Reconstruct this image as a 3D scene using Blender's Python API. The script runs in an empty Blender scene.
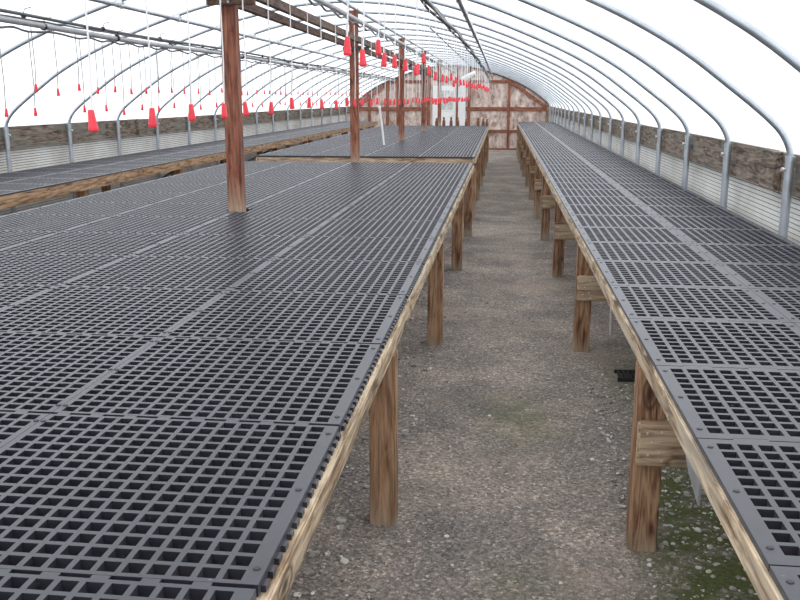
import bpy, bmesh, math, random
from mathutils import Vector
random.seed(7)
S = bpy.context.scene
COL = S.collection
PI = math.pi

# ------------------------------------------------------------------ dimensions
CX = -1.845            # centre line of the house
HALF = 3.475           # half width to the axis of the ground posts
YEND = 32.0
TOP = 0.727            # top of the benches

def smooth(t):
    t = max(0.0, min(1.0, t)); return t*t*(3-2*t)
def floor_z(x, y):
    return -0.15*smooth((y-6.5)/7.0) - 0.18*smooth((y-14)/18)

# ------------------------------------------------------------------ materials
def new_mat(name):
    m = bpy.data.materials.new(name); m.use_nodes = True
    nt = m.node_tree; nt.nodes.clear()
    out = nt.nodes.new('ShaderNodeOutputMaterial')
    b = nt.nodes.new('ShaderNodeBsdfPrincipled')
    nt.links.new(b.outputs[0], out.inputs[0])
    return m, nt, b, out
def node(nt, t, **kw):
    n = nt.nodes.new(t)
    for k, v in kw.items(): setattr(n, k, v)
    return n
def ramp(nt, fac, stops):
    r = node(nt, 'ShaderNodeValToRGB')
    e = r.color_ramp.elements
    while len(e) > 1: e.remove(e[-1])
    e[0].position = stops[0][0]; e[0].color = (*stops[0][1], 1)
    for p, c in stops[1:]:
        x = e.new(p); x.color = (*c, 1)
    nt.links.new(fac, r.inputs[0])
    return r.outputs[0]
def mapping(nt, scale, use_random=True, coord='Object'):
    tc = node(nt, 'ShaderNodeTexCoord')
    src = tc.outputs[coord]
    if use_random:
        oi = node(nt, 'ShaderNodeObjectInfo')
        mul = node(nt, 'ShaderNodeMath', operation='MULTIPLY'); mul.inputs[1].default_value = 37.0
        nt.links.new(oi.outputs['Random'], mul.inputs[0])
        add = node(nt, 'ShaderNodeVectorMath', operation='ADD')
        nt.links.new(src, add.inputs[0]); nt.links.new(mul.outputs[0], add.inputs[1])
        src = add.outputs[0]
    mp = node(nt, 'ShaderNodeMapping'); mp.inputs['Scale'].default_value = scale
    nt.links.new(src, mp.inputs[0])
    return mp.outputs[0]
def noise(nt, vec, scale, detail=4, rough=0.55, dist=0.0):
    n = node(nt, 'ShaderNodeTexNoise')
    n.inputs['Scale'].default_value = scale; n.inputs['Detail'].default_value = detail
    n.inputs['Roughness'].default_value = rough; n.inputs['Distortion'].default_value = dist
    nt.links.new(vec, n.inputs['Vector'])
    return n.outputs['Fac']
def mix(nt, fac, a, b, mode='MIX'):
    m = node(nt, 'ShaderNodeMix', data_type='RGBA', blend_type=mode)
    if isinstance(fac, (int, float)): m.inputs[0].default_value = fac
    else: nt.links.new(fac, m.inputs[0])
    for i, v in ((6, a), (7, b)):
        if isinstance(v, tuple): m.inputs[i].default_value = (*v, 1)
        else: nt.links.new(v, m.inputs[i])
    return m.outputs[2]
def bump(nt, b, h, strength, dist=0.01):
    bp = node(nt, 'ShaderNodeBump'); bp.inputs['Strength'].default_value = strength; bp.inputs['Distance'].default_value = dist
    nt.links.new(h, bp.inputs['Height']); nt.links.new(bp.outputs[0], b.inputs['Normal'])

def plain(name, col, rough=0.5, metal=0.0, var=0.12, scale=14):
    m, nt, b, o = new_mat(name)
    v = mapping(nt, (1, 1, 1))
    n = noise(nt, v, scale)
    lo = tuple(c*(1-var) for c in col); hi = tuple(min(1, c*(1+var)) for c in col)
    nt.links.new(ramp(nt, n, [(0.3, lo), (0.7, hi)]), b.inputs['Base Color'])
    b.inputs['Roughness'].default_value = rough; b.inputs['Metallic'].default_value = metal
    return m

def wood(name, axis, cols, rough=0.75, fine=120, warp=6.0, knots=True, low=None, streak=0.5, silver=None):
    """grain runs along axis; cols = dark, mid, light"""
    m, nt, b, o = new_mat(name)
    def st(k):
        q = [1, 1, 1]; q[axis] = k; return tuple(q)
    def math_(op, a, bb=None, c=None):
        n = node(nt, 'ShaderNodeMath', operation=op)
        for i, v in enumerate((a, bb, c)):
            if v is None: continue
            if isinstance(v, (int, float)): n.inputs[i].default_value = v
            else: nt.links.new(v, n.inputs[i])
        return n.outputs[0]
    g = noise(nt, mapping(nt, st(0.035)), fine, 3, 0.6, 0.2)          # fine grain
    w = noise(nt, mapping(nt, st(0.12)), 9, 2, 0.5, 0.9)              # growth rings
    r = math_('MULTIPLY_ADD', math_('SINE', math_('MULTIPLY', w, warp*6.5)), 0.5, 0.5)
    mx = math_('ADD', math_('MULTIPLY', r, 0.45), math_('MULTIPLY_ADD', g, 1.1, -0.275))
    col = ramp(nt, mx, [(0.26, cols[0]), (0.46, cols[1]), (0.68, cols[2])])
    # long dark and bleached streaks
    s1 = noise(nt, mapping(nt, st(0.13)), 34, 4, 0.65, 0.6)
    col = mix(nt, streak, col, ramp(nt, s1, [(0.39, tuple(c*0.8 for c in cols[0])), (0.47, cols[1]), (0.57, cols[2])]))
    if silver:
        s2 = noise(nt, mapping(nt, st(0.22)), 6, 3, 0.6)
        col = mix(nt, ramp(nt, s2, [(0.52, (0, 0, 0)), (0.66, (0.75, 0.75, 0.75))]), col, silver)
    if knots:
        vo = node(nt, 'ShaderNodeTexVoronoi'); vo.inputs['Scale'].default_value = 5.0
        nt.links.new(mapping(nt, st(0.42)), vo.inputs['Vector'])
        kn = ramp(nt, vo.outputs['Distance'], [(0.05, (0.9, 0.9, 0.9)), (0.09, (0.25, 0.25, 0.25)), (0.115, (0.8, 0.8, 0.8)), (0.15, (0, 0, 0))])
        col = mix(nt, kn, col, tuple(c*0.45 for c in cols[0]))
    if low:                                                             # weathered, bleached foot
        z0, z1, lc = low
        tc = node(nt, 'ShaderNodeTexCoord'); sp = node(nt, 'ShaderNodeSeparateXYZ'); nt.links.new(tc.outputs['Object'], sp.inputs[0])
        mr = node(nt, 'ShaderNodeMapRange'); mr.inputs[1].default_value = z0; mr.inputs[2].default_value = z1
        mr.inputs[3].default_value = 1; mr.inputs[4].default_value = 0
        nt.links.new(sp.outputs['Z'], mr.inputs[0])
        k = math_('ADD', math_('MULTIPLY', mr.outputs[0], 1.0), math_('MULTIPLY_ADD', s1, 1.6, -0.95))
        k2 = node(nt, 'ShaderNodeMath', operation='MULTIPLY', use_clamp=True); nt.links.new(k, k2.inputs[0]); nt.links.new(mr.outputs[0], k2.inputs[1])
        col = mix(nt, k2.outputs[0], col, mix(nt, g, tuple(c*0.55 for c in lc), lc))
    nt.links.new(col, b.inputs['Base Color'])
    b.inputs['Roughness'].default_value = rough
    bump(nt, b, mx, 0.4, 0.004)
    return m

PALE = ((0.12, 0.07, 0.04), (0.37, 0.255, 0.155), (0.68, 0.555, 0.40))
TAN = ((0.10, 0.048, 0.026), (0.30, 0.165, 0.085), (0.52, 0.35, 0.21))
BLOCK = ((0.17, 0.10, 0.06), (0.40, 0.27, 0.17), (0.62, 0.48, 0.34))
REDB = ((0.085, 0.026, 0.016), (0.23, 0.070, 0.040), (0.36, 0.145, 0.085))
W = {}
for nm, c in (('pale', PALE), ('tan', TAN), ('red', REDB), ('block', BLOCK)):
    for ax in range(3):
        W[nm, ax] = wood('wood_%s_%s' % (nm, 'xyz'[ax]), ax, c, silver=(0.50, 0.44, 0.36) if nm == 'pale' else None, streak=0.62 if nm == 'pale' else 0.5)
W['leg'] = wood('wood_leg', 2, ((0.085, 0.036, 0.020), (0.27, 0.13, 0.066), (0.46, 0.29, 0.17)), low=(-0.02, 0.16, (0.55, 0.44, 0.32)), warp=7)
W['post'] = wood('wood_post', 2, REDB, low=(0.70, 1.05, (0.62, 0.46, 0.32)), warp=6)
W['weath'] = wood('weathered_board', 1, ((0.040, 0.026, 0.018), (0.150, 0.105, 0.075), (0.30, 0.245, 0.195)), fine=40, warp=8, silver=(0.20, 0.205, 0.17), streak=0.6)
W['brown'] = wood('brown_beam', 1, ((0.05, 0.026, 0.018), (0.115, 0.062, 0.043), (0.19, 0.115, 0.082)))

def plastic_mat():
    m, nt, b, o = new_mat('black_grating_plastic')
    v = mapping(nt, (1, 1, 1))
    n = noise(nt, v, 5, 5, 0.6)
    c = ramp(nt, n, [(0.3, (0.016, 0.0165, 0.024)), (0.7, (0.030, 0.030, 0.041))])
    n2 = noise(nt, v, 55, 3, 0.6)
    spk = ramp(nt, n2, [(0.71, (0, 0, 0)), (0.78, (1, 1, 1))])
    c = mix(nt, spk, c, (0.16, 0.155, 0.15))
    nt.links.new(c, b.inputs['Base Color'])
    b.inputs['Roughness'].default_value = 0.38; b.inputs['IOR'].default_value = 1.6
    b.inputs['Sheen Weight'].default_value = 0.17; b.inputs['Sheen Roughness'].default_value = 0.35; b.inputs['Sheen Tint'].default_value = (0.86, 0.88, 1.0, 1)
    bump(nt, b, noise(nt, v, 260, 2), 0.12, 0.001)
    return m
M_PL = plastic_mat()
M_SCREW = plain('dark_screw', (0.05, 0.05, 0.055), 0.45, 0.5)
M_GALV = plain('galvanised_steel', (0.50, 0.54, 0.59), 0.42, 0.75, 0.14, 9)
M_CLAMP = plain('bright_clamp', (0.72, 0.73, 0.74), 0.45, 0.6)
M_PIPE = plain('grey_plastic_pipe', (0.40, 0.40, 0.41), 0.5, 0, 0.15, 6)
M_HOSE = plain('dark_hose', (0.10, 0.10, 0.115), 0.5)
M_BUND = plain('grey_hose_bundle', (0.20, 0.19, 0.20), 0.6, 0, 0.3, 30)
M_WHITE = plain('white_pvc', (0.86, 0.87, 0.88), 0.4, 0, 0.03)
M_STRW = plain('white_tubing', (0.90, 0.90, 0.91), 0.45, 0, 0.02)
M_STRG = plain('grey_tubing', (0.26, 0.26, 0.27), 0.5, 0, 0.05)
M_RED = plain('red_plastic', (0.93, 0.045, 0.07), 0.4, 0, 0.08, 30)
M_SHEETM = plain('grey_sheet_metal', (0.38, 0.40, 0.42), 0.5, 0.3, 0.2, 8)
M_BLACK = plain('black_plastic', (0.018, 0.018, 0.02), 0.5)
M_STAKE = plain('brown_stake', (0.20, 0.085, 0.055), 0.8, 0, 0.3)
M_TIE = plain('cable_tie', (0.03, 0.03, 0.03), 0.5)

def film_mat():
    m, nt, b, o = new_mat('poly_film')
    nt.nodes.remove(b)
    tr = node(nt, 'ShaderNodeBsdfTranslucent'); tr.inputs[0].default_value = (0.93, 0.94, 0.95, 1)
    df = node(nt, 'ShaderNodeBsdfDiffuse'); df.inputs[0].default_value = (0.9, 0.9, 0.9, 1)
    tp = node(nt, 'ShaderNodeBsdfTransparent'); tp.inputs[0].default_value = (0.95, 0.96, 0.97, 1)
    v = mapping(nt, (1, 1, 1), False)
    n = noise(nt, v, 1.1, 4, 0.6)
    f = node(nt, 'ShaderNodeMapRange'); f.inputs[3].default_value = 0.36; f.inputs[4].default_value = 0.50
    nt.links.new(n, f.inputs[0])
    m1 = node(nt, 'ShaderNodeMixShader'); m1.inputs[0].default_value = 0.15
    nt.links.new(tr.outputs[0], m1.inputs[1]); nt.links.new(df.outputs[0], m1.inputs[2])
    m2 = node(nt, 'ShaderNodeMixShader')
    nt.links.new(f.outputs[0], m2.inputs[0]); nt.links.new(m1.outputs[0], m2.inputs[1]); nt.links.new(tp.outputs[0], m2.inputs[2])
    nt.links.new(m2.outputs[0], o.inputs[0])
    return m
M_FILM = film_mat()

def sheet_mat():
    m, nt, b, o = new_mat('corrugated_plastic')
    v = mapping(nt, (1, 1, 1), False)
    n = noise(nt, v, 1.6, 5, 0.65)
    c = ramp(nt, n, [(0.35, (0.74, 0.72, 0.67)), (0.6, (0.92, 0.92, 0.90))])
    n2 = noise(nt, v, 0.9, 3)
    c = mix(nt, ramp(nt, n2, [(0.66, (0, 0, 0)), (0.74, (0.6, 0.6, 0.6))]), c, (0.42, 0.43, 0.22))
    nt.links.new(c, b.inputs['Base Color']); b.inputs['Roughness'].default_value = 0.5
    tr = node(nt, 'ShaderNodeBsdfTranslucent'); nt.links.new(c, tr.inputs[0])
    ms = node(nt, 'ShaderNodeMixShader'); ms.inputs[0].default_value = 0.06
    nt.links.new(b.outputs[0], ms.inputs[1]); nt.links.new(tr.outputs[0], ms.inputs[2])
    nt.links.new(ms.outputs[0], o.inputs[0])
    return m
M_SHEET = sheet_mat()
M_GAP = plain('dark_gap_sheet', (0.06, 0.06, 0.055), 0.8)

def osb_mat():
    m, nt, b, o = new_mat('strand_board')
    v = mapping(nt, (1, 1, 1), False)
    st = node(nt, 'ShaderNodeTexVoronoi'); st.inputs['Scale'].default_value = 11
    mp = mapping(nt, (1.0, 1.0, 0.55), False); nt.links.new(mp, st.inputs['Vector'])
    n = noise(nt, mapping(nt, (1, 1, 0.5), False), 4.5, 6, 0.7, 0.5)
    c1 = ramp(nt, st.outputs['Color'], [(0.12, (0.22, 0.125, 0.095)), (0.4, (0.52, 0.39, 0.34)), (0.85, (0.78, 0.66, 0.60))])
    c2 = ramp(nt, n, [(0.38, (0.20, 0.12, 0.09)), (0.5, (0.55, 0.44, 0.39)), (0.62, (0.82, 0.73, 0.68))])
    nt.links.new(mix(nt, 0.55, c1, c2), b.inputs['Base Color'])
    b.inputs['Roughness'].default_value = 0.85
    return m
M_OSB = osb_mat()

def floor_mat():
    m, nt, b, o = new_mat('gravel_floor')
    tc = node(nt, 'ShaderNodeTexCoord'); P = tc.outputs['Object']
    def vor(scale, feature='F1'):
        vo = node(nt, 'ShaderNodeTexVoronoi'); vo.feature = feature; vo.inputs['Scale'].default_value = scale
        nt.links.new(P, vo.inputs['Vector']); return vo
    a = noise(nt, P, 2.0, 5, 0.62)
    base = ramp(nt, a, [(0.32, (0.185, 0.172, 0.169)), (0.5, (0.272, 0.246, 0.231)), (0.68, (0.39, 0.338, 0.302))])
    g1 = vor(105)
    sep = node(nt, 'ShaderNodeSeparateColor'); nt.links.new(g1.outputs['Color'], sep.inputs[0])
    grain = ramp(nt, sep.outputs[0], [(0.0, (0.52, 0.52, 0.53)), (0.5, (0.95, 0.93, 0.91)), (0.9, (1.3, 1.24, 1.16)), (0.985, (2.0, 1.9, 1.75))])
    col = mix(nt, 1.0, base, grain, 'MULTIPLY')
    f = noise(nt, P, 210, 3, 0.7)
    col = mix(nt, 0.6, col, mix(nt, 1.0, col, ramp(nt, f, [(0.3, (0.4, 0.4, 0.4)), (0.7, (1.6, 1.55, 1.5))]), 'MULTIPLY'))
    # brown dusty patches
    br = noise(nt, P, 1.1, 4, 0.6)
    col = mix(nt, ramp(nt, br, [(0.52, (0, 0, 0)), (0.72, (0.55, 0.55, 0.55))]), col, (0.36, 0.285, 0.225))
    # moss and algae: patches with a shape of their own
    def spot(cx, cy, r0, r1, sx=1, sy=1):
        sub = node(nt, 'ShaderNodeVectorMath', operation='SUBTRACT'); sub.inputs[1].default_value = (cx, cy, 0)
        nt.links.new(P, sub.inputs[0])
        mul = node(nt, 'ShaderNodeVectorMath', operation='MULTIPLY'); mul.inputs[1].default_value = (sx, sy, 0)
        nt.links.new(sub.outputs[0], mul.inputs[0])
        ln = node(nt, 'ShaderNodeVectorMath', operation='LENGTH'); nt.links.new(mul.outputs[0], ln.inputs[0])
        mr = node(nt, 'ShaderNodeMapRange'); mr.inputs[1].default_value = r0; mr.inputs[2].default_value = r1
        mr.inputs[3].default_value = 1; mr.inputs[4].default_value = 0
        nt.links.new(ln.outputs['Value'], mr.inputs[0]); return mr.outputs[0]
    mo = noise(nt, P, 7, 5, 0.7)
    acc = None
    for args, wgt in (((0.94, 2.55, 0.50, 0.80, 1.6, 0.42), 1.15), ((0.78, 4.6, 0.05, 0.38, 1.5, 0.45), 0.8), ((0.12, 4.0, 0.0, 0.28, 1, 0.5), 0.7), ((0.12, 2.5, 0, 0.2, 1, 0.8), 0.5)):
        s = spot(*args)
        k = node(nt, 'ShaderNodeMath', operation='MULTIPLY'); k.inputs[1].default_value = wgt; nt.links.new(s, k.inputs[0])
        if acc is None: acc = k.outputs[0]
        else:
            mxn = node(nt, 'ShaderNodeMath', operation='MAXIMUM'); nt.links.new(acc, mxn.inputs[0]); nt.links.new(k.outputs[0], mxn.inputs[1]); acc = mxn.outputs[0]
    sm = node(nt, 'ShaderNodeMath', operation='MULTIPLY'); nt.links.new(acc, sm.inputs[0])
    nt.links.new(ramp(nt, mo, [(0.34, (0.15, 0.15, 0.15)), (0.54, (1, 1, 1))]), sm.inputs[1])
    green = mix(nt, noise(nt, P, 60, 3), (0.028, 0.042, 0.014), (0.17, 0.185, 0.075))
    col = mix(nt, sm.outputs[0], col, green)
    nt.links.new(col, b.inputs['Base Color']); b.inputs['Roughness'].default_value = 0.95
    b.inputs['Specular IOR Level'].default_value = 0.2
    hh = mix(nt, 0.5, g1.outputs['Distance'], f)
    bump(nt, b, hh, 0.6, 0.012)
    return m
M_FLOOR = floor_mat()

def pebble_mat():
    m, nt, b, o = new_mat('pebbles')
    v = mapping(nt, (1, 1, 1), False)
    vo = node(nt, 'ShaderNodeTexVoronoi'); vo.inputs['Scale'].default_value = 40
    nt.links.new(v, vo.inputs['Vector'])
    sep = node(nt, 'ShaderNodeSeparateColor'); nt.links.new(vo.outputs['Color'], sep.inputs[0])
    nt.links.new(ramp(nt, sep.outputs[0], [(0, (0.17, 0.155, 0.145)), (0.45, (0.30, 0.27, 0.245)), (0.75, (0.44, 0.40, 0.36)), (0.95, (0.70, 0.67, 0.62))]), b.inputs['Base Color'])
    b.inputs['Roughness'].default_value = 0.85
    return m
M_PEB = pebble_mat()

def glass_mat():
    m, nt, b, o = new_mat('window_glass')
    v = mapping(nt, (1, 1, 1), False)
    n = noise(nt, v, 9, 5, 0.65)
    nt.links.new(ramp(nt, n, [(0.35, (0.30, 0.34, 0.31)), (0.5, (0.52, 0.55, 0.53)), (0.65, (0.75, 0.77, 0.76))]), b.inputs['Base Color'])
    b.inputs['Roughness'].default_value = 0.12
    return m
M_GLASS = glass_mat()

# ------------------------------------------------------------------ mesh helpers
class MB:
    def __init__(s): s.v = []; s.f = []
    def add(s, v, f):
        n = len(s.v); s.v += [tuple(p) for p in v]; s.f += [tuple(i+n for i in q) for q in f]; return s
    def box(s, a, b, taper=None):
        x0, y0, z0 = a; x1, y1, z1 = b
        v = [(x0,y0,z0),(x1,y0,z0),(x1,y1,z0),(x0,y1,z0),(x0,y0,z1),(x1,y0,z1),(x1,y1,z1),(x0,y1,z1)]
        return s.add(v, [(3,2,1,0),(4,5,6,7),(0,1,5,4),(1,2,6,5),(2,3,7,6),(3,0,4,7)])
    def tube(s, pts, r, n=10, cap=True):
        pts = [Vector(p) for p in pts]; rs = r if isinstance(r, (list, tuple)) else [r]*len(pts)
        rings = []; prev = None
        for i, p in enumerate(pts):
            t = (pts[min(i+1, len(pts)-1)] - pts[max(i-1, 0)]).normalized()
            if prev is None:
                a = Vector((0, 0, 1)) if abs(t.z) < 0.9 else Vector((0, 1, 0))
                u = t.cross(a).normalized()
            else: u = (prev - t*prev.dot(t)).normalized()
            prev = u; w = t.cross(u)
            rings.append([p + (u*math.cos(2*PI*k/n) + w*math.sin(2*PI*k/n))*rs[i] for k in range(n)])
        v = [q for rg in rings for q in rg]; f = []
        for i in range(len(rings)-1):
            for k in range(n):
                a = i*n+k; b2 = i*n+(k+1) % n
                f.append((a, b2, b2+n, a+n))
        if cap:
            f.append(tuple(range(n-1, -1, -1))); f.append(tuple((len(rings)-1)*n+k for k in range(n)))
        return s.add(v, f)
    def lathe(s, prof, n=12, c=(0, 0, 0)):
        return s.tube([(c[0], c[1], c[2]+z) for r, z in prof], [max(r, 1e-4) for r, z in prof], n)
    def build(s, name, mat, parent=None, smooth_=False, bev=0.0, loc=None):
        me = bpy.data.meshes.new(name); me.from_pydata(s.v, [], s.f); me.update()
        bm = bmesh.new(); bm.from_mesh(me)
        if bev:
            bmesh.ops.bevel(bm, geom=[e for e in bm.edges if e.calc_face_angle(0) > 0.6], offset=bev, segments=2, affect='EDGES', clamp_overlap=True)
        bmesh.ops.recalc_face_normals(bm, faces=bm.faces)
        bm.to_mesh(me); bm.free()
        if smooth_:
            me.shade_smooth()
            me.set_sharp_from_angle(angle=0.8)
        me.materials.append(mat)
        return link(name, me, parent, loc)
def link(name, me, parent=None, loc=None):
    o = bpy.data.objects.new(name, me); COL.objects.link(o)
    if parent: o.parent = parent
    if loc: o.location = loc
    return o
def inst(src, parent, loc=None, rotz=0.0, scale=None):
    o = src.copy(); COL.objects.link(o); o.parent = parent
    if loc is not None: o.location = loc
    o.rotation_euler = (0, 0, rotz)
    if scale: o.scale = scale
    return o
def tag(o, label, cat, group=None, kind=None):
    if label: o['label'] = label
    if cat: o['category'] = cat
    if group: o['group'] = group
    if kind: o['kind'] = kind
    return o
def thing(name, label, cat, loc=(0, 0, 0), group=None):
    o = bpy.data.objects.new(name, None); o.empty_display_size = 0.1; COL.objects.link(o); o.location = loc
    return tag(o, label, cat, group)
def struct(o): o['kind'] = 'structure'; return o
ONES = ['', 'first', 'second', 'third', 'fourth', 'fifth', 'sixth', 'seventh', 'eighth', 'ninth', 'tenth', 'eleventh', 'twelfth', 'thirteenth', 'fourteenth', 'fifteenth', 'sixteenth', 'seventeenth', 'eighteenth', 'nineteenth']
def ordn(n):
    if n < 20: return ONES[n]
    t = {2: ('twentieth', 'twenty'), 3: ('thirtieth', 'thirty'), 4: ('fortieth', 'forty'), 5: ('fiftieth', 'fifty')}[n//10]
    return t[0] if n % 10 == 0 else t[1] + '-' + ONES[n % 10]
def catmull(pts, per=6):
    P = [Vector(p) for p in pts]; out = []
    for i in range(len(P)-1):
        a, b, c, d = P[max(i-1, 0)], P[i], P[i+1], P[min(i+2, len(P)-1)]
        for k in range(per):
            t = k/per
            out.append(0.5*((2*b) + (c-a)*t + (2*a-5*b+4*c-d)*t*t + (3*b-a-3*c+d)*t**3))
    out.append(P[-1]); return out

# ------------------------------------------------------------------ hoop profile (u = distance from the centre line)
KN = [(3.475, 1.15), (3.462, 1.22), (3.405, 1.315), (3.29, 1.42), (3.10, 1.565), (2.85, 1.745), (2.55, 1.915), (2.2, 2.075), (1.8, 2.235), (1.47, 2.345), (1.21, 2.42), (0.6, 2.555), (0.0, 2.60)]
half = [(p[0], p[1]) for p in catmull([(u, z, 0) for u, z in KN], 4)]
PROFILE = [(-u, z) for u, z in half] + [(u, z) for u, z in half[::-1][1:]]
def hoop_z(u):
    u = abs(u)
    for (a, za), (b, zb) in zip(half, half[1:]):
        if b <= u <= a: return zb + (za-zb)*(u-b)/max(1e-6, a-b)
    return half[0][1]
def offset_profile(d):
    out = []; n = len(PROFILE)
    for i in range(n):
        a = Vector(PROFILE[max(i-1, 0)]); b = Vector(PROFILE[min(i+1, n-1)]); t = (b-a).normalized()
        out.append((PROFILE[i][0] - t.y*d, PROFILE[i][1] + t.x*d))
    return out

# ------------------------------------------------------------------ floor
mb = MB(); xs = [-9 + 0.25*i for i in range(61)]; ys = [-6 + 0.3*i for i in range(129)]
rnd = random.Random(3)
for y in ys:
    for x in xs: mb.v.append((x, y, floor_z(x, y) + rnd.uniform(-0.004, 0.004)))
nx = len(xs)
for j in range(len(ys)-1):
    for i in range(nx-1):
        a = j*nx+i; mb.f.append((a, a+1, a+1+nx, a+nx))
struct(mb.build('floor', M_FLOOR, smooth_=True))

# loose pebbles
ico = bmesh.new(); bmesh.ops.create_icosphere(ico, subdivisions=1, radius=1)
iv = [v.co.copy() for v in ico.verts]; iff = [tuple(v.index for v in f.verts) for f in ico.faces]; ico.free()
mb = MB(); rp = random.Random(11)
LEGS = [(0.508, y) for y in (2.835, 5.24, 7.57, 9.95)] + [(-0.40, y) for y in (2.92, 5.30, 7.79, 10.15)]
def pebble(x, y, r):
    if any(abs(x-a) < 0.065 and abs(y-b) < 0.065 for a, b in LEGS) or (0.6 < x < 0.9 and 4.6 < y < 4.85): return
    sx, sy, sz = r*rp.uniform(.75, 1.35), r*rp.uniform(.75, 1.35), r*rp.uniform(.45, .8)
    a = rp.uniform(0, 6.28); ca, sa = math.cos(a), math.sin(a); z = floor_z(x, y) + sz*0.25
    mb.add([(x+(p.x*sx*ca-p.y*sy*sa), y+(p.x*sx*sa+p.y*sy*ca), z+p.z*sz*rp.uniform(.85, 1.1)) for p in iv], iff)
for _ in range(5200):
    y = 1.6 + 10*rp.random()**1.7
    x = rp.uniform(-0.75, 0.9)
    edge = abs(x-0.05)/0.5
    if rp.random() > 0.25 + 0.6*edge: continue
    pebble(x, y, 0.0030 + 0.008*rp.random()**3.5)
for _ in range(4200):
    pebble(rp.uniform(0.48, 1.35), rp.uniform(1.5, 4.8), 0.0032 + 0.0105*rp.random()**3.6)
for _ in range(260):
    pebble(rp.uniform(-0.62, -0.36), rp.uniform(1.6, 7), 0.006 + 0.014*rp.random()**2)
tag(mb.build('gravel_pebbles', M_PEB, smooth_=True), 'loose grey and tan pebbles scattered over the gravel path and under the bench edges', 'gravel', kind='stuff')

# ------------------------------------------------------------------ film, side walls, boards
outer = offset_profile(0.045)
mb = MB(); yy = [-2.6 + 1.42*i/2 for i in range(0, 49)]
yy = [y for y in yy if y < YEND] + [YEND+0.05]
rnd = random.Random(5)
for y in yy:
    for u, z in outer: mb.v.append((CX+u, y, z))
nu = len(outer)
for j in range(len(yy)-1):
    for i in range(nu-1):
        a = j*nu+i; mb.f.append((a, a+1, a+1+nu, a+nu))
struct(mb.build('ceiling', M_FILM, smooth_=True))

for sgn, nm in ((1, 'wall_right'), (-1, 'wall_left')):
    y0, y1 = -2.6, YEND+0.02
    X = CX + sgn*(HALF+0.085); pitch = 0.0292
    mb = MB(); k = 0; z = -0.42
    while z < 0.97:
        a, b = sorted((X, X+sgn*0.006))
        mb.box((a, y0, z), (b, y1, z+pitch-0.0062)); z += pitch
    n1 = len(mb.f)
    a, b = sorted((X+sgn*0.0065, X+sgn*0.010)); mb.box((a, y0, -0.42), (b, y1, 1.0))
    o = struct(mb.build(nm, M_SHEET)); o.data.materials.append(M_GAP)
    for p in o.data.polygons:
        if all(abs(o.data.vertices[v].co.x - X) > 0.0062 for v in p.vertices): p.material_index = 1
for sgn, n in ((1, 1), (-1, 2)):
    X = CX + sgn*(HALF+0.055)
    ylist = [-2.6, 2.1, 5.62, 9.6, 13.4, 17.3, 21.1, 25.2, 29.0, YEND]
    if sgn < 0: ylist = [-2.6, 3.4, 8.0, 12.8, 16.9, 20.7, 24.9, 28.7, YEND]
    o = None
    for k, (a, b) in enumerate(zip(ylist, ylist[1:])):
        m = MB().box((X-0.019, a+0.003, 0.945), (X+0.019, b-0.003, 1.175+0.004*(k % 3)))
        if o is None:
            o = struct(m.build('trim_%d' % n, W['weath'], bev=0.003))
        else: m.build('board', W['weath'], o, bev=0.003)
    for yb in ((5.66, 16.9) if sgn > 0 else (12.8, 20.8)):
        MB().box((X-sgn*0.062, yb-0.14, 0.95), (X-sgn*0.0195, yb+0.16, 1.18)).build('splice_block', W['weath'], o, bev=0.004)

# ------------------------------------------------------------------ end wall
mb = MB(); pr = offset_profile(0.02)
poly = [(-HALF-0.12, -0.45), (-HALF-0.12, 1.16)] + pr + [(HALF+0.12, 1.16), (HALF+0.12, -0.45)]
poly = [(CX+u, z) for u, z in poly]
n = len(poly)
for Y in (YEND, YEND+0.02): mb.v += [(x, Y, z) for x, z in poly]
mb.f.append(tuple(range(n))); mb.f.append(tuple(range(2*n-1, n-1, -1)))
for i in range(n): mb.f.append((i, (i+1) % n, (i+1) % n+n, i+n))
wb = struct(mb.build('wall_back', M_OSB))
def girt(x0, x1, z0, z1, d=0.04, m=('red', 0), nm='girt', y=YEND):
    MB().box((x0, y-d, z0), (x1, y-0.001, z1)).build(nm, W[m], wb, bev=0.003)
XL, XR = CX-HALF, CX+HALF
girt(-1.60, XR-0.02, 1.02, 1.15); girt(XL+0.02, -2.63, 1.02, 1.15)
girt(-1.60, 0.18, 1.98, 2.08); girt(-4.1, -2.56, 1.98, 2.08)
girt(-1.60, XR-0.05, 0.27, 0.365); girt(XL+0.05, -2.63, 0.27, 0.365)
girt(XL, XR, -0.37, -0.28, 0.05)
for x, w, zt in ((0.215, 0.09, 2.10), (-1.19, 0.10, 2.48), (-1.60, 0.09, 2.5), (-2.63, 0.13, 2.46), (-3.70, 0.15, 2.18), (-4.10, 0.10, 2.04), (-4.75, 0.09, 1.6)):
    girt(x-w/2, x+w/2, -0.35, zt, 0.055, ('red', 2), 'stud')
girt(XR-0.11, XR-0.02, -0.35, 1.17, 0.06, ('tan', 2), 'corner_post'); girt(XL+0.02, XL+0.11, -0.35, 1.17, 0.06, ('tan', 2), 'corner_post')
def brace(xa, za, xb, zb, w=0.10):
    a = Vector((xa, 0, za)); b = Vector((xb, 0, zb)); t = (b-a).normalized(); nn = Vector((-t.z, 0, t.x))*w/2
    m = MB()
    for Y in (YEND-0.065, YEND-0.001): m.v += [(p.x, Y, p.z) for p in (a-nn, b-nn, b+nn, a+nn)]
    m.f = [(0,1,2,3), (7,6,5,4), (0,1,5,4), (1,2,6,5), (2,3,7,6), (3,0,4,7)]
    m.build('diagonal_brace', W['red', 0], wb, bev=0.003)
brace(0.18, 2.07, XR-0.10, 1.15); brace(-4.05, 2.0, XL+0.10, 1.15)
rim_o = offset_profile(0.015); rim_i = offset_profile(-0.05)
m = MB()
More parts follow.
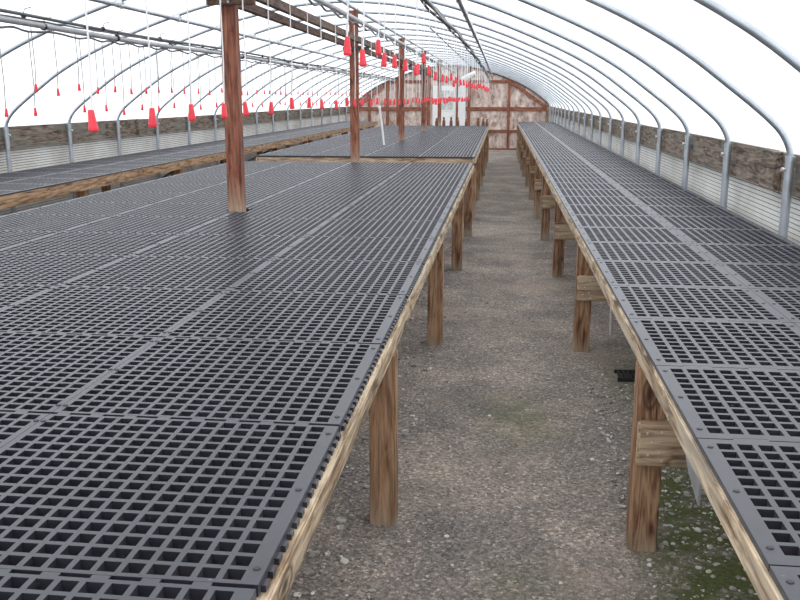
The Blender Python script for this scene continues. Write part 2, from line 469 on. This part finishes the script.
for Y in (YEND-0.05, YEND-0.001): m.v += [(CX+u, Y, z) for u, z in rim_o] + [(CX+u, Y, z) for u, z in rim_i]
q = len(rim_o)
for i in range(q-1):
    m.f += [(i, i+1, q+i+1, q+i), (2*q+i+1, 2*q+i, 3*q+i, 3*q+i+1), (q+i, q+i+1, 3*q+i+1, 3*q+i), (i+1, i, 2*q+i, 2*q+i+1)]
m.build('arch_rib', W['brown'], wb)
dr = struct(MB().box((-2.48, YEND-0.045, -0.33), (-1.66, YEND-0.002, 1.89)).build('door_1', M_WHITE, bev=0.004))
MB().box((-2.23, YEND-0.052, 1.06), (-1.74, YEND-0.046, 1.72)).build('window_pane', M_GLASS, dr)
fr = MB()
for a, b in (((-2.27, 1.02), (-1.70, 1.06)), ((-2.27, 1.72), (-1.70, 1.76)), ((-2.27, 1.06), (-2.23, 1.72)), ((-1.74, 1.06), (-1.70, 1.72))):
    fr.box((a[0], YEND-0.06, a[1]), (b[0], YEND-0.0455, b[1]))
fr.build('window_frame', M_WHITE, dr)
MB().tube([(-1.72, YEND-0.045, 0.85), (-1.72, YEND-0.10, 0.85), (-1.82, YEND-0.10, 0.85)], 0.012, 8).build('door_handle', M_GALV, dr)

# ------------------------------------------------------------------ hoops
SKEW = math.atan(0.2/HALF)          # the hoops stand slightly out of square with the benches
HY = [2.41 + 1.42*k for k in range(21)] + [31.86]
hp = MB().tube([(u, 0, z) for u, z in PROFILE], 0.0185, 12).build('hoop_pipe', M_GALV, smooth_=True)
gp = MB().tube([(0, 0, -0.36), (0, 0, 1.165)], 0.0258, 14).build('ground_post', M_GALV, smooth_=True)
cl = MB().tube([(0, 0, 1.145), (0, 0, 1.172)], 0.0285, 14).build('post_collar', M_GALV, smooth_=True)
bl = MB().tube([(-0.036, 0, 1.10), (0.030, 0, 1.10)], 0.007, 8).tube([(-0.044, 0, 1.10), (-0.033, 0, 1.10)], 0.013, 6).build('bolt', M_CLAMP)
protos = (hp, gp, cl, bl)
for k, y in enumerate(HY):
    r = thing('greenhouse_hoop', None, 'hoop', (CX, y-0.2*(k < len(HY)-1), 0), 'hoops carrying the roof film')
    if k < len(HY)-1: r.rotation_euler = (0, 0, SKEW)
    if k == 0: lab = 'galvanised steel roof hoop nearest the camera, its legs outside the picture'
    elif k == 1: lab = 'grey steel roof hoop crossing the top right corner of the photo'
    elif k == 2: lab = 'grey steel hoop whose thick right leg stands before the wooden splice block'
    elif k == len(HY)-1: lab = 'last steel roof hoop, set against the strand board end wall'
    else: lab = 'galvanised steel roof hoop, %s behind the one beside the splice block' % ordn(k-2)
    tag(r, lab, 'hoop')
    if k == 0:
        for p in protos: p.parent = r
        gp.location = (HALF, 0, 0); cl.location = (HALF, 0, 0); bl.location = (HALF, 0, 0)
        h0 = hp
    else:
        inst(hp, r); inst(gp, r, (HALF, 0, 0)); inst(cl, r, (HALF, 0, 0)); inst(bl, r, (HALF, 0, 0))
    inst(gp, r, (-HALF, 0, 0)); inst(cl, r, (-HALF, 0, 0)); inst(bl, r, (-HALF, 0, 0), PI)

# ------------------------------------------------------------------ grating panels
def panel_mesh(name, nxh, nyh, wx, wy, bar, bx0, bx1, bdy, th_in, th_edge, style, cut=None, teeth=(False, False)):
    """plastic grating: a lattice with real holes, deeper bars inside (th_in) and a shallower border (th_edge)"""
    px = (wx-bx0-bx1+bar)/nxh; py = (wy-2*bdy+bar)/nyh
    xb = [0.0, bx0]; kx = [('b', -1)]
    for i in range(nxh):
        xb.append(bx0 + i*px + px-bar); kx.append(('h', i))
        if i < nxh-1: xb.append(bx0 + (i+1)*px); kx.append(('r', i))
    xb.append(wx); kx.append(('b', -1))
    yb = [0.0, bdy]; ky = [('b', -1)]
    for j in range(nyh):
        yb.append(bdy + j*py + py-bar); ky.append(('h', j))
        if j < nyh-1: yb.append(bdy + (j+1)*py); ky.append(('r', j))
    yb.append(wy); ky.append(('b', -1))
    T = 0.011
    if style == 'dash': yb = yb + [wy+T]; ky = ky + [('tf', 0)]          # straight near edge, toothed far edge
    else: yb = [-T+0.003] + yb + [wy+T]; ky = [('tn', 0)] + ky + [('tf', 0)]   # mating steps along the seam
    def step(k, a): return k in 'hr' and (a % 4) in (1, 2) and not (k == 'r' and a % 4 == 2)
    def solid(i, j):
        k, a = kx[i]; q, c = ky[j]
        if q == 'tf': return (k == 'h' and a % 2 == 0) if style == 'dash' else step(k, a)
        if q == 'tn': return not step(k, a)
        if cut:
            x = 0.5*(xb[i]+xb[i+1]); y = 0.5*(yb[j]+yb[j+1])
            if cut[0] < x < cut[1] and cut[2] < y < cut[3]: return False
        return not (k == 'h' and q == 'h')
    NX, NY = len(xb), len(yb)
    mb = MB(); idx = {}
    sol = [[solid(i, j) for j in range(NY-1)] for i in range(NX-1)]
    def depth(i, j):
        if not (0 <= i < NX-1 and 0 <= j < NY-1) or not sol[i][j]: return 0.0
        return th_edge if (kx[i][0] == 'b' or ky[j][0] in ('b', 'tf', 'tn')) else th_in
    def V(i, j, d):
        k = (i, j, d)
        if k not in idx:
            idx[k] = len(mb.v); mb.v.append((xb[i], yb[j], -d))
        return idx[k]
    for i in range(NX-1):
        for j in range(NY-1):
            d = depth(i, j)
            if not d: continue
            mb.f.append((V(i,j,0), V(i+1,j,0), V(i+1,j+1,0), V(i,j+1,0)))
            mb.f.append((V(i,j,d), V(i,j+1,d), V(i+1,j+1,d), V(i+1,j,d)))
            for di, dj, a, b in ((-1,0,(i,j+1),(i,j)), (1,0,(i+1,j),(i+1,j+1)), (0,-1,(i,j),(i+1,j)), (0,1,(i+1,j+1),(i,j+1))):
                e = depth(i+di, j+dj)
                if e < d: mb.f.append((V(*a,d), V(*b,d), V(*b,e), V(*a,e)))
    for side in (0, 1):                     # lower teeth along the outer edge of the bench
        if teeth[side]:
            for j in range(nyh):
                y = bdy + j*py - bar*0.5 + 0.010
                a, b = (-0.009, 0.0) if side == 0 else (wx, wx+0.009)
                mb.box((a, y, -th_edge), (b, y+py-0.021, -th_edge+0.012))
    nf = len(mb.f)
    for x in (bx0*0.5, wx-bx1*0.5):
        for y in (0.05, wy*0.5, wy-0.05):
            mb.lathe([(0.007, -0.002), (0.007, 0.0012), (0.005, 0.0022), (0.001, 0.0024)], 8, (x, y, 0))
    me = bpy.data.meshes.new(name); me.from_pydata(mb.v, [], mb.f); me.materials.append(M_PL); me.materials.append(M_SCREW); me.update()
    for p in list(me.polygons)[nf:]: p.material_index = 1
    return me
PW, PL_ = 0.735, 0.725       # left and middle bench module
RW, RL = 0.565, 0.573        # right and far-left bench module
def big(cut=None, col=1):
    return panel_mesh('grating_panel', 16, 16, PW-0.0015, PL_-0.012, 0.0115, 0.032 if col == 0 else 0.017, 0.032 if col == 3 else 0.017, 0.011, 0.030, 0.022, 'dash', cut, (col == 0, col == 3))
def small(): return panel_mesh('grating_panel', 11, 11, RW-0.002, RL-0.0125, 0.0125, 0.036, 0.036, 0.026, 0.028, 0.014, 'step')
big_l, big_m, big_r, small_m = big(col=0), big(), big(col=3), small()
def bench(name, label, x_edges, rows, y0, mod, meshes, th, rims, legs, leg_x, leg_w, rim_z, rim_mats, beams=None, leg_mat='tan', cuts=None, beam_mat='block'):
    """x_edges: left edge of every column of panels; rims: x spans of the long rim boards"""
    w, l = mod; y1 = y0 + rows*l
    root = thing(name, label, 'bench', (0.5*(x_edges[0]+x_edges[-1]+w), y0, 0))
    ox, oy = root.location.x, root.location.y
    def loc(x, y, z=0): return (x-ox, y-oy, z)
    cnt = 0
    for j in range(rows):
        for i, xe in enumerate(x_edges):
            me = meshes[i]
            if cuts and (i, j) in cuts: me = cuts[(i, j)]
            link('grating_panel', me, root, loc(xe + 0.001, y0+j*l+0.0005, TOP)); cnt += 1
    rt = TOP-th-0.0005
    for k, (a, b) in enumerate(rims):
        segs = max(1, round((y1-y0)/4.9)); L = (y1-y0)/segs
        for s in range(segs):
            MB().box((a-ox, s*L+0.0015, rim_z), (b-ox, (s+1)*L-0.0015, rt)).build('rim_board', W[rim_mats, 1], root, bev=0.004)
    xa, xb = rims[0][1], rims[-1][0]
    xa, xb = min(rims[0][1], rims[-1][1]), max(rims[0][0], rims[-1][0])
    for yy_ in (y0+0.0, y1-0.04):
        MB().box((xa+0.001-ox, yy_-oy+0.001, rim_z), (xb-0.001-ox, yy_-oy+0.039, rt)).build('end_board', W['block' if name == 'middle_bench' else rim_mats, 0], root, bev=0.003)
    # joists that carry the panel seams, resting between the rims
    for xj in x_edges[1:]:
        MB().box((xj-0.019-ox, 0.045, rim_z), (xj+0.019-ox, y1-y0-0.045, TOP-0.0305)).build('joist', W['tan', 1], root)
    for ly in legs:
        for n_, lx in enumerate(leg_x):
            zb = floor_z(lx, ly)-0.03
            MB().box((lx-leg_w/2-ox, ly-leg_w/2-oy, zb), (lx+leg_w/2-ox, ly+leg_w/2-oy, rim_z-0.0005)).build('leg', W['leg'], root, bev=0.005)
        if beams:
            zb, hb = beams
            zz = zb + floor_z(0, ly)*0.5
            b = MB().box((min(leg_x)-leg_w/2-ox+0.002, ly-leg_w/2-0.039-oy, zz), (max(leg_x)+leg_w/2-ox, ly-leg_w/2-0.0005-oy, zz+hb)).build('cross_beam', W[beam_mat, 0], root, bev=0.006)
            nl = MB()
            for (dx, dz) in ((0.03, 0.115), (0.075, 0.12), (0.045, 0.085), (0.035, 0.04), (0.07, 0.05), (0.08, 0.02)):
                x = min(leg_x)-leg_w/2-ox+dx; y = ly-leg_w/2-0.039-oy
                nl.tube([(x, y+0.004, zz+dz), (x, y-0.0015, zz+dz)], 0.004, 8)
            nl.build('nail_heads', M_CLAMP, b)
    return root
bx = [-0.388-PW*k for k in range(4, 0, -1)]         # left edges of the four columns
POSTX = -1.832
y1_ = -0.19
# the roof post passes through a hole cut in the two middle columns
pj = int((5.99+0.19)/PL_); pyl = 5.99+0.19 - pj*PL_
def cutmesh(side):
    c = (PW-0.065, PW+1, pyl-0.085, pyl+0.075) if side < 0 else (-1, 0.10, pyl-0.085, pyl+0.075)
    return big(c)
cuts = {(1, pj): cutmesh(-1), (2, pj): cutmesh(1)}
print('post panel row', pj, pyl)
b1 = bench('near_bench', 'broad black plastic grating bench filling the left foreground, with bleached timber rim and square legs', bx, 15, y1_, (PW, PL_), (big_l, big_m, big_m, big_r), 0.022,
      [(-0.406, -0.368), (-3.35, -3.312)], [0.5, 2.92, 5.30, 7.79, 10.15], [-0.409, -1.123, -2.593, -3.29], 0.092, 0.64, 'pale', cuts=cuts)
# joist on the centre line would run through the post: it is split there
for ch in list(b1.children):
    if ch.name.split('.')[0] == 'joist' and abs(ch.bound_box[0][0] + b1.location.x - (bx[2]-0.019)) < 0.02:
        me = ch.data; bpy.data.objects.remove(ch)
for a, b in ((y1_+0.045, 5.90), (6.08, y1_+15*PL_-0.045)):
    MB().box((bx[2]-0.019-b1.location.x, a-y1_, 0.64), (bx[2]+0.019-b1.location.x, b-y1_, TOP-0.0305)).build('joist', W['tan', 1], b1)
b2 = bench('middle_bench', 'farther black grating bench behind the near one, beyond the second roof post', bx, 18, 11.8, (PW, PL_), (big_l, big_m, big_m, big_r), 0.022,
      [(-0.406, -0.368), (-3.35, -3.312)], [12.0, 14.5, 17.0, 19.5, 22.0, 24.6], [-0.409, -1.123, -2.593, -3.29], 0.092, 0.64, 'pale')
rx = [0.468, 0.468+RW]
b1.location.x += 0.008; b1.rotation_euler.z = -0.0034
b2.location.x += 0.03; b2.rotation_euler.z = 0.0018
b3 = bench('side_bench', 'long right-hand black grating bench along the wall of the nearest hoops', rx, 50, 0.279, (RW, RL), (small_m, small_m), 0.014,
      [(0.462, 0.500), (1.562, 1.598)], [0.45, 2.835, 5.24, 7.57, 9.95, 12.3, 14.7, 17.1, 19.5, 21.9, 24.3, 26.7, 28.6], [0.508, 1.545], 0.092, 0.652, 'pale', beams=(0.325, 0.148))
lx = [-4.025-RW*2, -4.025-RW]
b4 = bench('side_bench', 'narrow black grating bench along the far left wall, beyond the second aisle', lx, 43, 4.2, (RW, RL), (small_m, small_m), 0.014,
      [(-5.158, -5.12), (-4.055, -4.017)], [4.4, 6.3, 8.3, 10.95, 13.4, 15.9, 18.4, 20.9, 23.4, 25.9, 28.4], [-4.105, -5.09], 0.092, 0.612, 'tan', leg_mat='tan')
for ly in (6.3, 10.95, 15.9):       # thin diagonal struts under the left bench
    MB().tube([(-4.13-b4.location.x, ly+0.06-4.2, 0.60), (-4.95-b4.location.x, ly+0.9-4.2, 0.25)], 0.016, 6).build('strut', M_HOSE, b4)
# grey metal plate hanging under the rim of the right bench
pl = MB()
pts = [(2.43, 0.69), (2.43, 0.50), (2.38, 0.47), (2.245, 0.435), (2.245, 0.69)]
for X in (0.545, 0.551): pl.v += [(X-b3.location.x, y-0.279, z) for y, z in pts]
pl.f = [(0,1,2,3,4), (9,8,7,6,5)] + [(i, (i+1) % 5, (i+1) % 5+5, i+5) for i in range(5)]
tag(pl.build('hanging_plate', M_SHEETM, b3), 'grey sheet metal plate', None)

# ------------------------------------------------------------------ roof posts, beams, cross arms
PY = [5.99, 11.08, 16.3, 20.9, 26.2]
plab = ['thick red-stained roof post rising through the near bench', 'red-brown roof post standing between the near bench and the middle bench',
        'red-brown roof post on the middle bench, third from the camera', 'thin-looking roof post beside the white door, fourth from the camera', 'last roof post, farthest down the house in front of the white door']
def beam_z(y): return 2.165 - 0.006*(y-6)
for y, lab in zip(PY, plab):
    r = thing('roof_post', lab, 'post', (POSTX, y, 0), None)
    zb = floor_z(POSTX, y)-0.03; zt = hoop_z(POSTX-CX)-0.075
    MB().box((-0.051, -0.051, zb), (0.051, 0.051, zt)).build('post', W['post'], r, bev=0.006)
    zc = beam_z(y)-0.056
    arm = MB().box((-0.126, -0.092, zc-0.018), (0.20, -0.0515, zc+0.018)).build('cross_arm', W['brown'], r, bev=0.003)
    for sx in (-0.025, 0.025): MB().tube([(sx, -0.098, zc), (sx, -0.0925, zc)], 0.008, 6).build('bolt', M_GALV, arm)
    for sx in (-0.0535, 0.0535): MB().box((sx-0.002, -0.012, zt-0.11), (sx+0.002, 0.012, zt+0.045)).build('ridge_strap', M_TIE, r)
for X, lab, z_ in ((POSTX-0.095, 'brown timber rail running along the left face of the roof posts', 0), (POSTX+0.172, 'brown timber rail running along the right face of the roof posts', 0.0)):
    m = MB(); y0, y1 = 3.0, 28.5
    for y in (y0, y1):
        z = beam_z(y); m.v += [(X-0.022, y, z-0.034), (X+0.022, y, z-0.034), (X+0.022, y, z+0.034), (X-0.022, y, z+0.034)]
    m.f = [(3,2,1,0), (4,5,6,7), (0,1,5,4), (1,2,6,5), (2,3,7,6), (3,0,4,7)]
    tag(m.build('timber_rail', W['brown'], bev=0.004), lab, 'rail')

# ------------------------------------------------------------------ purlins, pipes and hoses
clamp_src = None
def purlin(name, X, z, r, label, cat, mat, clamps=True, y0=1.2):
    root = thing(name, label, cat, (X, y0, z))
    MB().tube([(0, 0, 0), (0, YEND-0.12-y0, 0)], r, 12).build('pipe', mat, root, smooth_=True)
    if clamps:
        src = None; cy = -0.2 + math.tan(SKEW)*(X-CX)
        for hy in HY[:-1]:
            if hy < y0: continue
            if src is None:
                c = MB().box((-0.026, -0.026, 0.004), (0.026, 0.026, 0.046)).tube([(0, -0.028, 0.0), (0, 0.028, 0.0)], r+0.007, 12).tube([(0.026, 0, 0.02), (0.044, 0, 0.02)], 0.008, 6)
                src = c.build('clamp', M_CLAMP, root); src.location = (0, hy+cy-y0, 0)
            else: inst(src, root, (0, hy+cy-y0, 0))
    return root
def under(X, gap): return hoop_z(X-CX)-gap
purlin('purlin', -3.37, under(-3.37, 0.043), 0.02, 'straight grey roof purlin with bright clamps left of the roof posts', 'purlin', M_GALV)
purlin('purlin', -0.40, under(-0.40, 0.043), 0.02, 'straight grey roof purlin with bright clamps on the right slope of the roof', 'purlin', M_GALV)
purlin('purlin', POSTX, under(POSTX, 0.043), 0.021, 'grey ridge purlin along the tops of the roof posts', 'purlin', M_GALV, clamps=False)
def ywob(pts): return pts

# ---- far-left irrigation lines
XC = -3.76
def longpipe(name, X, z, r, label, mat, ties, y0=2.0, sag=0.0):
    root = thing(name, label, 'pipe', (X, y0, z))
    pts = []; y = y0
    while y < YEND-0.2: pts.append((0.012*math.sin(y*1.3), y-y0, 0.010*math.sin(y*0.9+X))); y += 0.7
    MB().tube(pts, r, 10).build('pipe', mat, root, smooth_=True)
    src = None
    for ty in ties:
        if src is None:
            t = MB().tube([(0, -0.012, 0), (0, 0.012, 0)], r+0.006, 10).tube([(0, 0, r), (0.012, 0.0, r+0.035), (0.06, 0.02, r+0.05)], 0.0035, 5)
            src = t.build('cable_tie', M_TIE, root); src.location = (0, ty-y0, 0)
        else: inst(src, root, (0, ty-y0, 0))
    return root
longpipe('irrigation_pipe', XC, 2.125, 0.014, 'thin dark conduit hung high under the left slope of the roof', M_HOSE, [2.6+1.42*k for k in range(20)])
longpipe('irrigation_pipe', XC, 2.062, 0.024, 'thick grey irrigation pipe hung under the thin conduit on the left slope', M_PIPE, [2.9+1.42*k for k in range(20)])
def hose(label, path, r, mat, name='irrigation_hose'):
    o = MB().tube(catmull(path, 3), r, 8).build(name, mat, smooth_=True)
    return tag(o, label, 'hose')

# dropper rows: (y, z of the tip)
rr = random.Random(21)
def extend(lst, step, zbase, jz, yend, jy=0.3):
    out = list(lst); y = out[-1][0]
    while True:
        y += step*rr.uniform(1-jy, 1+jy)
        if y > yend: break
        out.append((y, zbase+rr.uniform(-jz, jz)))
    return out
ROWA = extend([(3.556, 1.358), (4.189, 1.358), (4.771, 1.371), (5.362, 1.371), (5.817, 1.377), (6.494, 1.374), (7.166, 1.405), (7.813, 1.405), (8.34, 1.39), (9.052, 1.376), (9.705, 1.404), (10.307, 1.387)], 0.66, 1.39, 0.02, 28.6)
ROWB = extend([(4.327, 1.694), (4.761, 1.657), (5.385, 1.744), (5.732, 1.686), (6.215, 1.694), (6.821, 1.691), (7.602, 1.676), (7.871, 1.695), (8.255, 1.801), (8.865, 1.71), (9.568, 1.67), (10.552, 1.67)], 0.60, 1.67, 0.04, 28.4)
ROWCL = extend([(6.458, 1.352), (6.907, 1.35), (7.756, 1.363), (8.224, 1.365), (8.635, 1.324), (9.106, 1.362), (9.578, 1.344)], 0.52, 1.355, 0.02, 28.6)
ROWCH = extend([(7.005, 1.54), (7.371, 1.508), (7.769, 1.553), (8.132, 1.528), (8.537, 1.543), (8.924, 1.525), (9.296, 1.531), (9.67, 1.543), (10.071, 1.545), (10.469, 1.535)], 0.43, 1.537, 0.02, 28.6)
ROWD = extend([(13.2, 1.40), (13.7, 1.385)], 0.62, 1.40, 0.025, 27.5)

def scallop(X, row, zlow, zhigh, y0, dense=True):
    pts = [(X, y0, zhigh)]
    ys_ = [y for y, _ in row]
    pre = []; y = ys_[0]
    while y-0.62 > y0: y -= 0.62; pre.append(y)
    ys_ = pre[::-1] + ys_
    for a, b in zip(ys_, ys_[1:]):
        pts.append((X, a, zlow)); pts.append((X, 0.5*(a+b), zhigh if dense else zlow+0.3*(zhigh-zlow)))
    pts.append((X, ys_[-1], zlow)); pts.append((X, YEND-0.15, zhigh))
    return pts
hose('dark drip hose scalloped along the thin conduit on the left slope', scallop(XC-0.001, ROWCH, 2.097, 2.1005, 2.0), 0.008, M_HOSE)
hose('dark drip hose scalloped below the thick grey pipe on the left slope', scallop(XC, ROWCL, 2.006, 2.026, 2.0), 0.009, M_HOSE)
# ---- line right of the posts
XA = -1.645
rp_ = purlin('irrigation_pipe', XA, 2.338, 0.026, 'thick pale grey irrigation pipe running just right of the roof posts', 'pipe', M_PIPE, clamps=False, y0=1.5)
for hy in PY:
    MB().box((POSTX+0.0515-XA, hy-1.5-0.012, -0.006), (-0.0255, hy-1.5+0.012, 0.006)).build('pipe_bracket', M_CLAMP, rp_)
hose('dark drip hose drooping below the thick pale pipe by the roof posts', scallop(XA+0.01, ROWA, 2.272, 2.302, 1.5), 0.010, M_HOSE)
# ---- bundle over the right half of the middle benches
BP = [(-0.76, 1.8, 2.375), (-0.75, 5.0, 2.375), (-0.735, 9.0, 2.37), (-0.64, 13.05, 2.35), (-0.54, 16.8, 2.25), (-0.48, 21.0, 2.17), (-0.45, 26.0, 2.08), (-0.46, YEND-0.12, 2.02)]
def bundle_at(y):
    for a, b in zip(BP, BP[1:]):
        if a[1] <= y <= b[1]:
            t = (y-a[1])/(b[1]-a[1]); return a[0]+(b[0]-a[0])*t, a[2]+(b[2]-a[2])*t
    return BP[-1][0], BP[-1][2]
bu = thing('hose_bundle', 'grey bundle of hoses sagging towards the end wall right of the roof posts', 'hose', (BP[0][0], BP[0][1], BP[0][2]))
o0 = Vector(bu.location)
for k, (dx, dz, r, m) in enumerate(((0, 0.012, 0.022, M_BUND), (0.026, -0.016, 0.014, M_PIPE), (-0.022, -0.018, 0.013, M_HOSE))):
    pts = []
    for i in range(0, 70):
        y = 1.8 + i*(YEND-0.12-1.8)/69; x, z = bundle_at(y)
        w = 0.012*math.sin(y*2.1+k*2)
        pts.append(Vector((x+dx+w*0.6, y, z+dz+w*0.4))-o0)
    MB().tube(pts, r, 8).build('hose', m, bu, smooth_=True)
hose('thin grey hose dropping from the right-hand purlin to the end wall', [(-0.36, 2.0, under(-0.40, 0.10)), (-0.37, 9, under(-0.40, 0.095)), (-0.37, 14.5, under(-0.40, 0.10)), (-0.36, 20, 2.19), (-0.36, 25, 2.12), (-0.36, YEND-0.12, 2.08)], 0.013, M_BUND)

# ------------------------------------------------------------------ droppers
def string_mesh(mat, r):
    m = MB().tube([(0.0, 0, 0), (0.006, 0.002, 0.3), (0.004, -0.002, 0.65), (0, 0, 1.0)], r, 6)
    return m.build('tube', mat, smooth_=True)
def weight_mesh(s):
    m = MB().lathe([(0.006*s, 0.088*s), (0.0115*s, 0.087*s), (0.0125*s, 0.080*s), (0.0155*s, 0.05*s), (0.0195*s, 0.014*s), (0.0195*s, 0.006*s), (0.0165*s, 0.0), (0.006*s, 0.0)], 14)
    return m.build('drip_weight', M_RED, smooth_=True)
sA, sC = string_mesh(M_STRW, 0.0042), string_mesh(M_STRG, 0.0042)
wA, wC = weight_mesh(1.0), weight_mesh(0.72)
used = set()
def dropper(x, y, z, ztop, label, group, st, wt, s, xtop=None):
    root = thing('drip_line', label, 'drip line', (x, y, z), group)
    for src, sc, lz in ((st, True, 0.085*s), (wt, False, 0)):
        if id(src) not in used:
            used.add(id(src)); o = src; o.parent = root
        else: o = src.copy(); COL.objects.link(o); o.parent = root
        o.location = (0, 0, lz)
        if sc:
            L = ztop-z-lz
            o.scale = (1, 1, L)
            if xtop is not None:
                d = xtop-x
                o.rotation_euler = (0, math.atan2(d, L), 0)
        else: o.rotation_euler = (rr.uniform(-.06, .06), rr.uniform(-.10, .10), 0)
for i, (y, z) in enumerate(ROWA):
    dropper(XA+0.014+rr.uniform(-.004, .012), y*0.9618, 1.5+(z-1.5)*0.9618, 2.266, 'white drip line, red tip, %s from camera in the row beside the roof posts' % ordn(i+1), 'drip lines beside the roof posts', sA, wA, 1.0)
for i, (y, z) in enumerate(ROWB):
    x, zt = bundle_at(y)
    dropper(x+rr.uniform(-.012, .012), y, z, zt-0.035, 'white drip line, red tip, %s from camera of those under the hose bundle' % ordn(i+1), 'drip lines under the hose bundle', sA, wA, 0.98)
for i, (y, z) in enumerate(ROWD):
    x = -1.02
    dropper(x+rr.uniform(-.02, .02), y, z, under(x, 0.09), 'low drip line with red tip over the middle bench, %s from the camera' % ordn(i+1), 'drip lines low over the middle bench', sA, wA, 0.9)
for i, (y, z) in enumerate(ROWCL):
    dropper(XC+rr.uniform(-.01, .01), y, z, 1.996, 'thin low drip line with small red tip over the second aisle, %s from left' % ordn(i+1), 'small low drip lines over the second aisle', sC, wC, 0.72)
for i, (y, z) in enumerate(ROWCH):
    dropper(XC-0.035+rr.uniform(-.01, .01), y, z, 2.092, 'thin high drip line with small red tip over the second aisle, %s from left' % ordn(i+1), 'small high drip lines over the second aisle', sC, wC, 0.72)
hose('thin dark hose under the roof that carries the low far row of drip lines', [(-1.02, 12.5, under(-1.02, 0.085)), (-1.02, 20, under(-1.02, 0.085)), (-1.02, YEND-0.15, under(-1.02, 0.085))], 0.010, M_HOSE)

# ------------------------------------------------------------------ small things
r = thing('pvc_riser', 'thin white pipe standing upright on the middle bench between two roof posts', 'pipe', (-1.93, 14.6, TOP))
MB().tube([(0, 0, 0.001), (-0.03, 0, 0.30), (-0.07, 0, 0.60)], 0.016, 10).build('pipe', M_WHITE, r, smooth_=True)
MB().tube([(-0.07, 0, 0.585), (-0.073, 0, 0.64)], 0.023, 10).build('cap', M_WHITE, r, smooth_=True)

r = thing('duct', 'white square duct column with a round elbow pipe by the end wall door', 'duct', (-1.25, 28.3, 0))
zf = floor_z(0, 28.3)
MB().box((-0.085, -0.085, zf), (0.085, 0.085, 1.98)).build('column', M_WHITE, r, bev=0.01)
MB().tube(catmull([(-0.02, 0, 1.90), (0.0, 0, 2.02), (0.12, 0.0, 2.10), (0.38, -0.02, 2.22)], 5), 0.082, 16).build('elbow_pipe', M_WHITE, r, smooth_=True)
MB().box((-0.145, 0.03, zf), (-0.09, 0.085, 1.80)).build('side_strip', M_WHITE, r)

sx = [(-1.80, .21), (-1.60, .24), (-1.40, .24), (-1.22, .23), (-0.98, .2), (-0.66, .22), (-0.52, .20), (-0.42, .19)]
for i, (x, h) in enumerate(sx):
    m = MB().lathe([(0.040, 0.0), (0.044, 0.03), (0.042, h*0.52), (0.030, h*0.64), (0.024, h*0.70), (0.029, h*0.78), (0.027, h*0.93), (0.012, h)], 10)
    o = m.build('wooden_stake', M_STAKE, smooth_=True); o.location = (x, 24.68, TOP+0.001)
    tag(o, 'stubby brown wooden stake on the far edge of the middle bench, %s from the left' % ordn(i+1), 'stake')

r = thing('pvc_riser', 'thin white pipe with a side arm standing on the ground under the right bench', 'pipe', (0.73, 5.62, floor_z(0.7, 5.6)))
MB().tube([(0, 0, 0), (-0.004, 0, 0.15), (-0.012, 0, 0.30)], 0.0065, 8).build('pipe', M_WHITE, r, smooth_=True)
MB().tube([(-0.006, 0, 0.20), (0.05, 0, 0.205)], 0.006, 8).build('side_arm', M_WHITE, r)

r = thing('pvc_offcut', 'short white pipe piece leaning by the gap between near and middle bench', 'pipe', (-0.37, 11.05, floor_z(-.4, 11.05)))
MB().tube([(0, 0, 0.005), (-0.03, 0.02, 0.19)], 0.028, 10).build('pipe', M_WHITE, r, smooth_=True)
MB().tube([(-0.03, 0.02, 0.185), (-0.034, 0.023, 0.22)], 0.034, 10).build('coupling', M_PIPE, r, smooth_=True)

r = thing('plant_tray', 'small black ribbed plastic tray lying on the ground under the right bench', 'tray', (0.735, 4.72, floor_z(.7, 4.72))); r.scale = (0.8, 0.8, 0.8)
m = MB()
for k in range(6): m.box((-0.085+k*0.032, -0.09, 0.004), (-0.067+k*0.032, 0.09, 0.022))
m.build('ribs', M_BLACK, r)
MB().box((-0.10, -0.10, 0.0), (0.12, -0.085, 0.026)).build('rim', M_BLACK, r); MB().box((-0.10, 0.085, 0.0), (0.12, 0.10, 0.026)).build('rim', M_BLACK, r)

# ------------------------------------------------------------------ camera, sky
cam = bpy.data.cameras.new('camera'); co = bpy.data.objects.new('camera', cam); COL.objects.link(co)
co.location = (0, 0, 1.5)
co.rotation_euler = (math.radians(90-12.990), 0, math.radians(6.5065))
cam.sensor_width = 36; cam.lens = 880/800*36; cam.clip_start = 0.02; cam.clip_end = 200
S.camera = co
w = bpy.data.worlds.new('overcast_sky'); S.world = w; w.use_nodes = True
nt = w.node_tree; nt.nodes.clear()
out = nt.nodes.new('ShaderNodeOutputWorld'); bg = nt.nodes.new('ShaderNodeBackground')
tc = nt.nodes.new('ShaderNodeTexCoord'); sp = nt.nodes.new('ShaderNodeSeparateXYZ')
nt.links.new(tc.outputs['Generated'], sp.inputs[0])
mr = nt.nodes.new('ShaderNodeMapRange'); mr.inputs[1].default_value = -0.1; mr.inputs[2].default_value = 1.0
mr.inputs[3].default_value = 1.05; mr.inputs[4].default_value = 1.30
nt.links.new(sp.outputs['Z'], mr.inputs[0])
bg.inputs[0].default_value = (0.95, 0.975, 1.0, 1)
nt.links.new(mr.outputs[0], bg.inputs[1]); nt.links.new(bg.outputs[0], out.inputs[0])
S.view_settings.view_transform = 'Standard'; S.view_settings.look = 'None'
S.view_settings.gamma = 1.0; S.view_settings.use_curve_mapping = False
S.view_settings.exposure = 0.72
